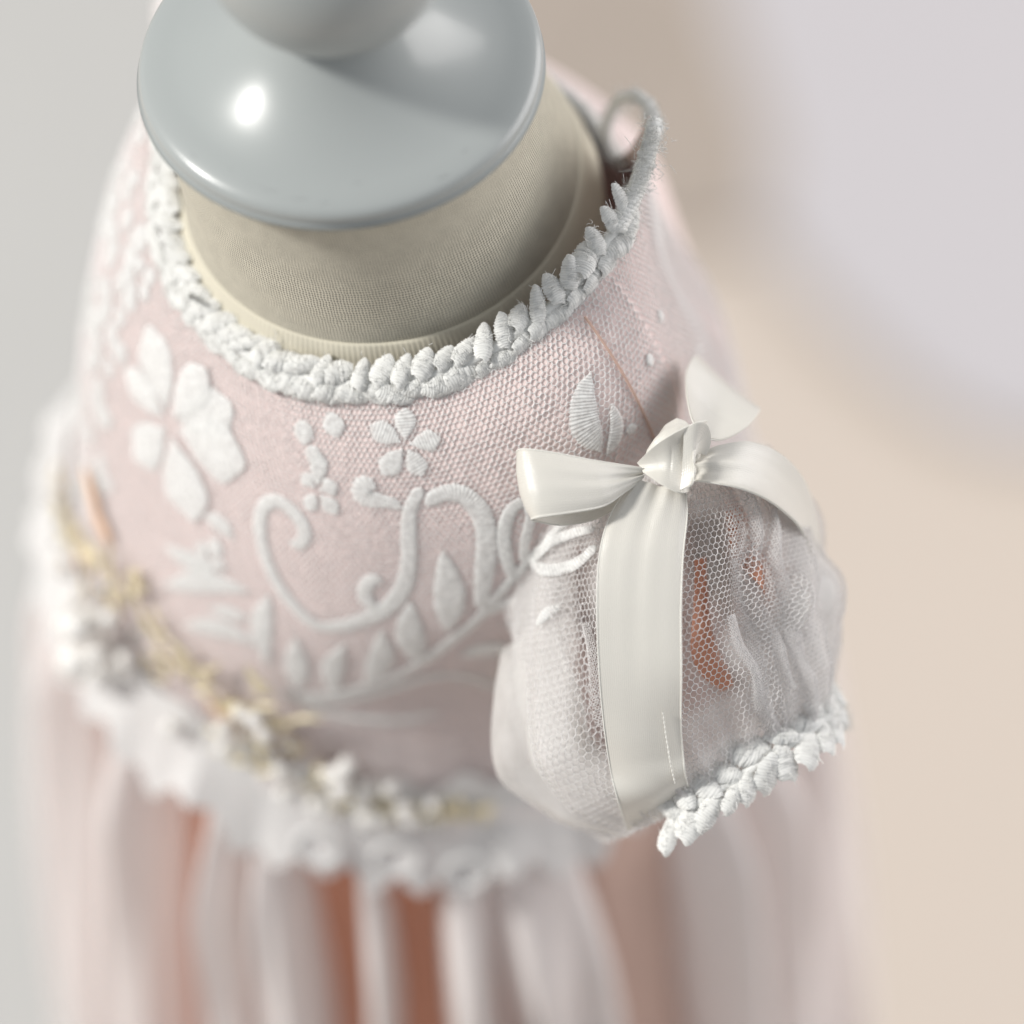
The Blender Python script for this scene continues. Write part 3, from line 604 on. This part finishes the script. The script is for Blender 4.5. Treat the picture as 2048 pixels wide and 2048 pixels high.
# hem braid
hem_trim = group_part('sleeve_hem_braid', dress)
ua = np.linspace(-2.2, 2.2, 140); hp = sleeve(ua, np.full(140, .985), 1.0, .4, 0, .5)
hn = np.cos(ua)[:, None] * E2 + np.sin(ua)[:, None] * E1 - .15 * SAX
hp = hp + SAX * 1.5
sel = (ua > -.62)
lay_braid(hem_trim, hp[sel], hn[sel], 5.0, [(-2.9, 42, .6), (3.0, -64, .4)], seed=11, scale=1.22)
V, F = tube(hp[ua > -.55], 1.2, 8); mesh('braid_cord', V, F, M['braid'], hem_trim)

# ------------------------------------------------------------------ satin bow
bow = group_part('satin_bow', dress)
Ag, Bg = np.meshgrid(np.linspace(-math.pi, math.pi, 200), np.linspace(0, 1, 80), indexing='ij')
SLV = BVHTree.FromPolygons([Vector(v) for v in sleeve(Ag, Bg, 1.0, 1.2).reshape(-1, 3)], grid_faces(200, 80).tolist())
def clear(p, gap=1.0):
    """keep a ribbon edge just outside the sleeve"""
    d = ray(p[0], p[1]); h = SLV.ray_cast(Vector(CAM), Vector(nrmv(d)))
    return p if h[0] is None else (p[0], p[1], min(p[2], (np.array(h[0]) - CAM) @ F_ - D0 - gap))
def strip(name, ea, eb, n=60, m=15, bulge=0.0, m_='satin', thick=.32, edge=True, ripple=0.0, over=False, pinch=0.0, pinch2=0.0):
    """ribbon between two edges given as sight lines with depth; returns one mesh with thickness and corded selvages"""
    fx = clear if over else (lambda p: p)
    Aa = crom([at(*fx(p)) for p in ea], n); Bb = crom([at(*fx(p)) for p in eb], n); s = np.linspace(0, 1, m)
    C = Aa[:, None] * (1 - s)[None, :, None] + Bb[:, None] * s[None, :, None]
    T = np.gradient(C, axis=0); S = np.gradient(C, axis=1); Nn = np.cross(T, S); Nn /= np.linalg.norm(Nn, axis=2)[..., None] + 1e-9
    tt_ = np.linspace(0, 1, n)
    bl = np.interp(tt_, np.linspace(0, 1, len(np.atleast_1d(bulge))), np.atleast_1d(bulge)) if np.ndim(bulge) else np.full(n, bulge)
    C = C + Nn * (bl[:, None] * np.sin(np.pi * s)[None])[..., None]
    if ripple: C = C + Nn * (ripple * np.sin(tt_ * 9 + 1)[:, None] * np.sin(np.pi * s * 1.0 + .4)[None])[..., None]
    if pinch or pinch2:
        am = pinch * np.exp(-tt_ * 5.5) + pinch2 * np.exp(-(1 - tt_) * 5.5); C = C + Nn * (am[:, None] * (np.sin(s * 3 * np.pi + .5) + .5 * np.sin(s * 7 * np.pi + tt_[:, None] * 3)))[..., None]
    wid = np.linalg.norm(Bb - Aa, axis=1).mean(); ln = np.linalg.norm(np.diff(C[:, m // 2], axis=0), axis=1).sum()
    uvq = np.stack(np.meshgrid(tt_ * ln, s * wid, indexing='ij'), -1).reshape(-1, 2)
    V = np.vstack([C.reshape(-1, 3), (C - Nn * thick).reshape(-1, 3)]); F = grid_faces(n, m); F2 = F[:, ::-1] + n * m
    o = mesh(name, V, np.vstack([F, F2]), M[m_], bow, uv=np.vstack([uvq, uvq]))
    if edge:
        se = []
        for e_ in (0, m - 1):
            P = crom(C[:, e_], n * 3) - Nn[0, 0] * 0; rr = .19 * (1 + .14 * np.where(np.arange(n * 3) % 2, 1, -1)); se.append(tube(P, rr, 6))
        V, F = joined(se); mesh('ribbon_selvage', V, F, M['selv'], bow)
    return o
# long front tail
strip('bow_tail', [(1268, 960, -27), (1222, 1030, -29), (1199, 1110, -32.5), (1194, 1220, -34), (1198, 1340, -32.5), (1208, 1450, -28), (1222, 1540, -22), (1236, 1600, -16), (1256, 1662, -6)],
      [(1372, 985, -28), (1374, 1030, -30), (1366, 1110, -33), (1362, 1220, -34), (1363, 1340, -32.5), (1362, 1450, -28), (1366, 1510, -24), (1372, 1560, -18), (1388, 1610, -8)], 90, 17, [.2, .8, 1.0, .9, 1.0, .6, .2], ripple=.8, over=True, pinch=.7)
st = crom([at(*clear((x, y, d_), 1.9)) for x, y, d_ in ((1326, 1424, -29), (1332, 1470, -27), (1340, 1520, -24), (1350, 1566, -18))], 60)
V, F = tube(st, .16 * (1 + .5 * np.sin(np.arange(60) * 1.6)), 5); mesh('hem_stitch', V, F, M['selv'], bow)
# left loop: front leaf, fold and back leaf, one closed loop of ribbon
strip('bow_loop', [(1290, 938, -27), (1240, 930, -29), (1180, 920, -31.5), (1110, 906, -33), (1062, 899, -33), (1040, 899, -31.5), (1034, 906, -29), (1044, 914, -26), (1100, 930, -24), (1190, 945, -23), (1285, 950, -24)],
      [(1285, 958, -28), (1248, 985, -31), (1205, 1012, -34), (1130, 1026, -36), (1086, 1032, -36), (1068, 1036, -34.5), (1062, 1039, -32), (1074, 1043, -29), (1130, 1050, -26), (1205, 1032, -24), (1282, 972, -24)], 140, 17, [.3, .9, 1.5, 1.5, 1.3, 1.3, 1.1, .8, .6, .4, 0], pinch=.7, pinch2=.5)
# bevelled tip crease of the loop
# upper loop standing up behind the knot
strip('bow_loop', [(1402, 868, -25), (1384, 838, -22), (1374, 790, -17), (1374, 745, -12), (1388, 714, -6), (1402, 722, 0), (1410, 770, 0), (1414, 820, -8), (1412, 868, -18)],
      [(1416, 878, -26), (1440, 880, -23), (1470, 868, -19), (1500, 846, -14), (1518, 822, -8), (1514, 820, -2), (1490, 840, 0), (1460, 862, -8), (1424, 878, -18)], 110, 17, [.2, 1.2, 1.8, 1.2, .4, 0, -.6, -.4, 0])
# right tail curving over the back of the sleeve
strip('bow_tail', [(1398, 906, -26), (1440, 890, -25), (1500, 884, -22), (1560, 908, -16), (1604, 956, -8), (1628, 1020, 0), (1642, 1100, 6), (1655, 1190, 10)],
      [(1384, 962, -29), (1430, 968, -31), (1480, 978, -30), (1530, 998, -26), (1570, 1026, -20), (1600, 1058, -14), (1622, 1110, -5), (1640, 1196, 2)], 90, 15, [.1, .8, 1.4, 1.4, 1.0, .6, .2], pinch=.7)
# knot: a wrap of ribbon
def knot():
    n, m = 46, 40; V = []; uvq = []
    c0, c1 = at(1292, 930, -25), at(1398, 892, -25); ax = nrmv(c1 - c0); Ln = np.linalg.norm(c1 - c0)
    up = nrmv(U_ - ax * (U_ @ ax)); fr = np.cross(ax, up); fr = fr if fr @ F_ < 0 else -fr
    for i in range(n):
        s = i / (n - 1); c = c0 + ax * (Ln * s)
        ru = np.interp(s, [0, .1, .3, .55, .8, .93, 1], [1.2, 2.6, 4.2, 5.6, 5.8, 4.6, 2.6]); rf = np.interp(s, [0, .15, .5, .8, 1], [1.4, 3.0, 4.6, 4.4, 2.2])
        for j in range(m):
            a = 2 * math.pi * j / m; cr = 1 + .07 * math.sin(5 * a + 3 * s) + .05 * math.sin(9 * a - 5 * s)
            dent = .8 * math.exp(-((s - .80) / .07) ** 2) * max(0, math.sin(a))
            V.append(c + up * (ru * cr * math.cos(a) + 1.2 * s) + fr * ((rf * cr - dent * 2.0) * math.sin(a))); uvq.append((s * Ln, a * 4))
    return np.array(V), grid_faces(n, m, True), np.array(uvq)
V, F, uvq = knot(); mesh('bow_knot', V, F, M['satin'], bow, uv=uvq)
strip('bow_knot_wrap', [(1276, 926, -27), (1310, 893, -31), (1350, 866, -33), (1392, 846, -31), (1412, 842, -27)], [(1288, 944, -28), (1320, 966, -31.5), (1350, 982, -32), (1372, 984, -31), (1380, 975, -28)], 50, 15, [.2, 2.0, 2.8, 2.2, .6])
strip('bow_knot_wrap', [(1368, 862, -32), (1392, 846, -32.5), (1412, 850, -31), (1420, 880, -29), (1412, 910, -28)], [(1362, 980, -32), (1384, 968, -33.5), (1388, 940, -33.5), (1388, 918, -32), (1392, 906, -29)], 50, 13, [.4, 1.4, 1.6, 1.0, .3])

def on_sleeve(x, y):
    d = nrmv(ray(x, y)); h = SLV.ray_cast(Vector(CAM), Vector(d)); b = BVH.ray_cast(Vector(CAM), Vector(d))
    if h[0] is None or (b[0] is not None and b[3] < h[3]): return on_body(x, y)
    nn = np.array(h[1]); nn = nn if nn @ d < 0 else -nn; return np.array(h[0]) - nn * .9, nn
sl_emb = puff
for pts, wq in (([(1004, 1180), (1049, 1128), (1108, 1062), (1150, 1030)], [2.0, 1.9, 1.7, 1.2]), ([(1058, 1126), (1096, 1086), (1140, 1066), (1190, 1054)], [1.6, 1.9, 2.1, 1.6]), ([(1190, 1090), (1146, 1128), (1096, 1140), (1060, 1130)], [1.8, 2.4, 2.2, 1.4]),
                ([(1028, 1158), (1012, 1110), (1010, 1060), (1026, 1018), (1050, 1004)], [1.6, 2.4, 2.6, 2.4, 1.6]), ([(1070, 1250), (1094, 1226), (1120, 1214)], [1.0, 2.2, 1.0])):
    stitched('embroidered_leaf', pts, wq, .8, sl_emb, surf=on_sleeve)

# ------------------------------------------------------------------ far sleeve (blurred, behind the neck)
fc, fax = np.array([-30, 60, -40.0]), nrmv((-.40, .72, -.55)); q1 = nrmv(np.cross(fax, (0, 0, 1))); q2 = np.cross(fax, q1)
A, B = np.meshgrid(np.linspace(0, 2 * np.pi, 80), np.linspace(0, 1, 40), indexing='ij')
Rr = np.interp(B, [0, .2, .5, .8, 1], [20, 25, 27, 24, 20]) + 1.2 * np.sin(8 * A + 2 * B)
P = fc + fax * (B * 36)[..., None] + Rr[..., None] * (np.cos(A)[..., None] * q1 + np.sin(A)[..., None] * q2)
mesh('far_sleeve', P.reshape(-1, 3), grid_faces(80, 40), M['pleat'], dress)

# ------------------------------------------------------------------ skirt
def skirt(az, q, off=0.0):
    """q 0 at the waist seam .. 1 at the hem"""
    az = np.asarray(az, float); q = np.asarray(q, float); c = np.radians(az); az, q = np.broadcast_arrays(az, q)
    zt = bilin(BP, az, np.full(az.shape, .999))[..., 2] + 4; z = zt * (1 - q) - 590 * q; dz = z - zt
    r = np.interp(dz, [-450, -180, -95, -45, -15, 0], [128, 106, 97.5, 92, 88, 85.5]); cxx = SKX(dz)
    return np.stack([cxx + (r + off) * np.cos(c), (r + off) * np.sin(c), z], -1)
def SKX(dz): return np.interp(dz, [-450, -95, 0], [14, 5, 0])
ZS = np.r_[np.linspace(0, .36, 60), np.linspace(.38, 1, 24)]
A, B = np.meshgrid(np.linspace(-180, 180, 361), ZS, indexing='ij')
fold = 1.6 * np.sin(np.radians(A) * 31) * sm(0, .12, B)
P = skirt(A, B, -9 * sm(0, .06, B) - 1 + fold); ush = mesh('underskirt', P.reshape(-1, 3), grid_faces(361, len(ZS)), M['coral'], dress)
SB = BVHTree.FromPolygons([Vector(v) for v in skirt(A, B, 3.0).reshape(-1, 3)], grid_faces(361, len(ZS)).tolist())
def skirt_az(x, y):
    d = ray(x, y); h = SB.ray_cast(Vector(CAM), Vector(d / np.linalg.norm(d)))
    return None if h[0] is None else math.degrees(math.atan2(h[0].y, h[0].x - float(SKX(h[0].z + 142))))
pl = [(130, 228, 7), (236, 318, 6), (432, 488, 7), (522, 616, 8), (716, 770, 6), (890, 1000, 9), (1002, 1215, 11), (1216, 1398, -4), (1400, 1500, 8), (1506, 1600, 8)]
spans = []
for x0, x1, bl in pl:
    a0, a1 = skirt_az(x0, 1880), skirt_az(x1, 1880)
    if a0 is not None and a1 is not None: spans.append([a0, a1, bl])
last = max(s[1] for s in spans); first = min(s[0] for s in spans)
a = last + 3
while a < first + 360 - 8: spans.append([a, a + 15, 7.5]); a += 15.8
for k, (a0, a1, bl) in enumerate(spans):
    ns = 25; s = np.linspace(0, 1, ns); n2 = len(ZS); V = []
    for iz, z in enumerate(ZS):
        g_ = float(sm(0, .15, z)); sq = .92 + .08 * g_; mid = (a0 + a1) / 2 + .8 * math.sin(z * 13 + k * 2.1); hw = (a1 - a0) / 2 * sq * (1 + .06 * math.sin(z * 20 + k))
        u = -1 + 2 * s; az = mid + hw * np.sign(u) * np.abs(u) ** .8
        V.append(skirt(az, np.full(ns, z), -8.5 * g_ + (2.0 + 8.5 * g_ + 1.35 * bl * g_) * np.sqrt(np.clip(1 - u * u, 0, 1)) * (1 + .10 * np.sin(3 * u + k) + .14 * np.sin(5 * u + 1.7 * k + 9 * z) * g_) ))
    mesh('skirt_pleat', np.vstack(V), grid_faces(n2, ns), M['valley_shade' if bl < 0 else 'pleat'], dress)  # the recessed pleat gets the tulle colour with gap shade painted in

# ------------------------------------------------------------------ belt of lace, gold scrolls and beads
belt = group_part('beaded_belt', dress)
def waist_t(a): return 1.0
na = 361; A, B = np.meshgrid(np.linspace(-225, -20, na), np.linspace(.955, 1.0, 16), indexing='ij')
P = body(A, B - .012 * np.sin(np.radians(A) * 30) * (B < .96), 1.6 + .5 * np.sin(B * 40)); mesh('lace_band', P.reshape(-1, 3), grid_faces(na, 16), M['lace'], belt)
# scalloped lace edge hanging below
nb = 721; A2 = np.linspace(-225, -20, nb); s = np.linspace(0, 1, 20)
top = body(A2, np.full(nb, .985), 2.0); sc_ = 16 + 2.5 * np.sin(A2 * .37) + 1.8 * np.sin(A2 * .91 + 1) + 7 * np.abs(np.sin(np.radians(A2) * 7.5 + .5)) ** .8
rad_ = np.stack([np.cos(np.radians(A2)), np.sin(np.radians(A2)), 0 * A2], 1)
V = top[:, None] + s[None, :, None] * (np.array([0, 0, -1.0])[None, None] * sc_[:, None, None] + rad_[:, None] * 10.5) + rad_[:, None] * (1.2 * np.sin(A2 * .9)[:, None] * s[None])[..., None]
mesh('lace_edge', V.reshape(-1, 3), grid_faces(nb, 20), M['lace'], belt)
for a in (-104, -92.5, -82):             # raised lace rings along the scallops
    i = int((a + 225) / 205 * (nb - 1)); c = V[i, 13] + rad_[i] * .6; tg = np.array([-rad_[i][1], rad_[i][0], 0]); t = np.linspace(0, 2 * np.pi, 28, endpoint=False)
    dn = nrmv(V[i, 19] - V[i, 0]); P = c + 5.4 * np.cos(t)[:, None] * tg + 4.8 * np.sin(t)[:, None] * dn
    v, f = tube(P, 1.0, 6, closed=True); mesh('lace_ring', v, f, M['lace'], belt)
rng = np.random.default_rng(21)
GOLD = [(118, 950), (140, 1010), (150, 1060), (190, 1090), (225, 1110), (270, 1150), (310, 1180), (330, 1230), (365, 1290), (400, 1330), (440, 1370), (470, 1390), (520, 1370), (540, 1420), (570, 1440), (600, 1460), (470, 1460), (520, 1490), (640, 1530), (680, 1560), (720, 1590), (760, 1640), (800, 1660), (850, 1660), (900, 1630), (930, 1650), (700, 1640), (860, 1610), (240, 1190), (340, 1320)]
for x, y in GOLD:
    for _ in range(5):
        p, nn = on_body(x + rng.normal() * 20, y + rng.normal() * 16); tx = nrmv(np.cross(nn, (0, 0, 1))); ty = np.cross(nn, tx); k = rng.uniform(2.2, 4.6); ph = rng.uniform(0, 6); cv = rng.uniform(-1.6, 1.6)
        t = np.linspace(-1, 1, 12); d = tx * math.cos(ph) + ty * math.sin(ph); e = np.cross(nn, d)
        P = p + nn * (2.4 + rng.uniform(0, 2.2)) + (t * k)[:, None] * d + (cv * (1 - t * t))[:, None] * e
        v, f = tube(P, rng.uniform(.35, .75) * np.sqrt(1.02 - t * t) + .08, 6); mesh('gold_stitch', v, f, M['gold'], belt)
for x0, y0, x1, y1 in ((180, 930, 212, 1040), (196, 1010, 236, 1090), (160, 1060, 180, 1150), (420, 1380, 470, 1440), (540, 1540, 600, 1600), (500, 1540, 560, 1560)):
    stitched('peach_leaf', [(x0, y0), ((x0 + x1) / 2, (y0 + y1) / 2), (x1, y1)], [1, 4, 5, 4, 1], .9, belt, mt='peach', lift=1.4)
def bead(name, x, y, r, m, lift=4.6):
    p, nn = on_body(x, y); v, f = uvsphere(p + nn * (lift + r * .6), r); return mesh(name, v, f, M[m], belt)
for x, y, r in ((160, 1120, 2.4), (186, 1240, 2.6), (262, 1215, 2.4), (290, 1290, 2.2), (250, 1330, 2.4), (470, 1420, 2.2), (500, 1390, 2.0), (545, 1430, 2.2), (575, 1505, 2.2), (655, 1600, 2.4), (760, 1600, 2.4), (700, 1490, 2.2), (780, 1540, 2.0), (820, 1600, 2.2), (860, 1575, 1.8), (217, 1302, 4.4), (236, 1210, 3.4), (205, 1250, 2.4), (252, 1262, 2.2), (690, 1538, 3.0), (728, 1560, 2.4), (666, 1512, 2.2), (350, 1450, 2.4), (560, 1600, 2.2), (640, 1570, 2.0), (180, 1190, 2.6), (150, 985, 2.0), (270, 1330, 2.0), (735, 1535, 2.0)):
    bead('pearl_bead', x, y, r, 'pearl')
for x, y in ((250, 1156), (322, 1262), (330, 1284), (300, 1240), (512, 1422), (552, 1450), (548, 1470), (566, 1482), (592, 1456), (464, 1466), (476, 1452), (790, 1634), (808, 1630), (816, 1652), (842, 1656), (700, 1652), (742, 1636), (720, 1570), (760, 1560), (288, 1300), (160, 1040), (175, 1140), (610, 1500), (870, 1640), (230, 1330), (200, 1340), (190, 1290), (258, 1300), (680, 1520), (712, 1520), (720, 1580), (700, 1590), (540, 1400), (505, 1450), (440, 1420), (425, 1450), (600, 1520), (640, 1620), (150, 1080), (128, 1000), (210, 1180), (228, 1160), (800, 1600), (770, 1650)):
    bead('crystal_bead', x + rng.normal() * 2, y + rng.normal() * 2, rng.uniform(.8, 1.25), 'crystal')
for x, y, r in ((214, 1296, 5.6), (238, 1216, 4.4), (196, 1222, 3.4), (262, 1268, 3.0), (176, 1288, 2.8), (246, 1330, 3.0)):
    bead('pearl_bead', x, y, r, 'pearl', 8.5)
for x, y, r in ((690, 1500, 2.5), (735, 1605, 2.4), (640, 1570, 2.2), (805, 1575, 2.0), (530, 1395, 2.2), (475, 1455, 2.2)):
    bead('pearl_bead', x, y, r, 'pearl', 5.5)

# ------------------------------------------------------------------ loose cotton fibres of the two braids
V, F = joined([tube(crom(f, 4), .06, 3) for f in FUZZ]); rel(mesh('loose_fibre', V, F, M['braid'], neck_trim), kind='stuff')

# ------------------------------------------------------------------ far background, out of focus
p = floor_px(2160, 60); soft_block('folded_throw', p[0] + 30, p[1] + 60, FZ, 600, 620, 14, .5, M['lav'], 'lavender-white throw folded flat on the beige floor at upper right, out of focus', 'throw', e=.45, seed=1)
p = floor_px(1230, 170); soft_block('folded_blanket', p[0], p[1] + 10, FZ, 205, 275, 14, .1, M['taupe'], 'folded taupe blanket on the beige floor behind the neck, out of focus', 'blanket', e=.5, seed=2)
p = floor_px(60, 1000); soft_block('folded_cloth', p[0] - 160, p[1], FZ, 660, 1900, 40, -.04, M['grey'], 'pale grey folded cloth on the floor along the left edge, out of focus', 'cloth', e=.4, seed=3)
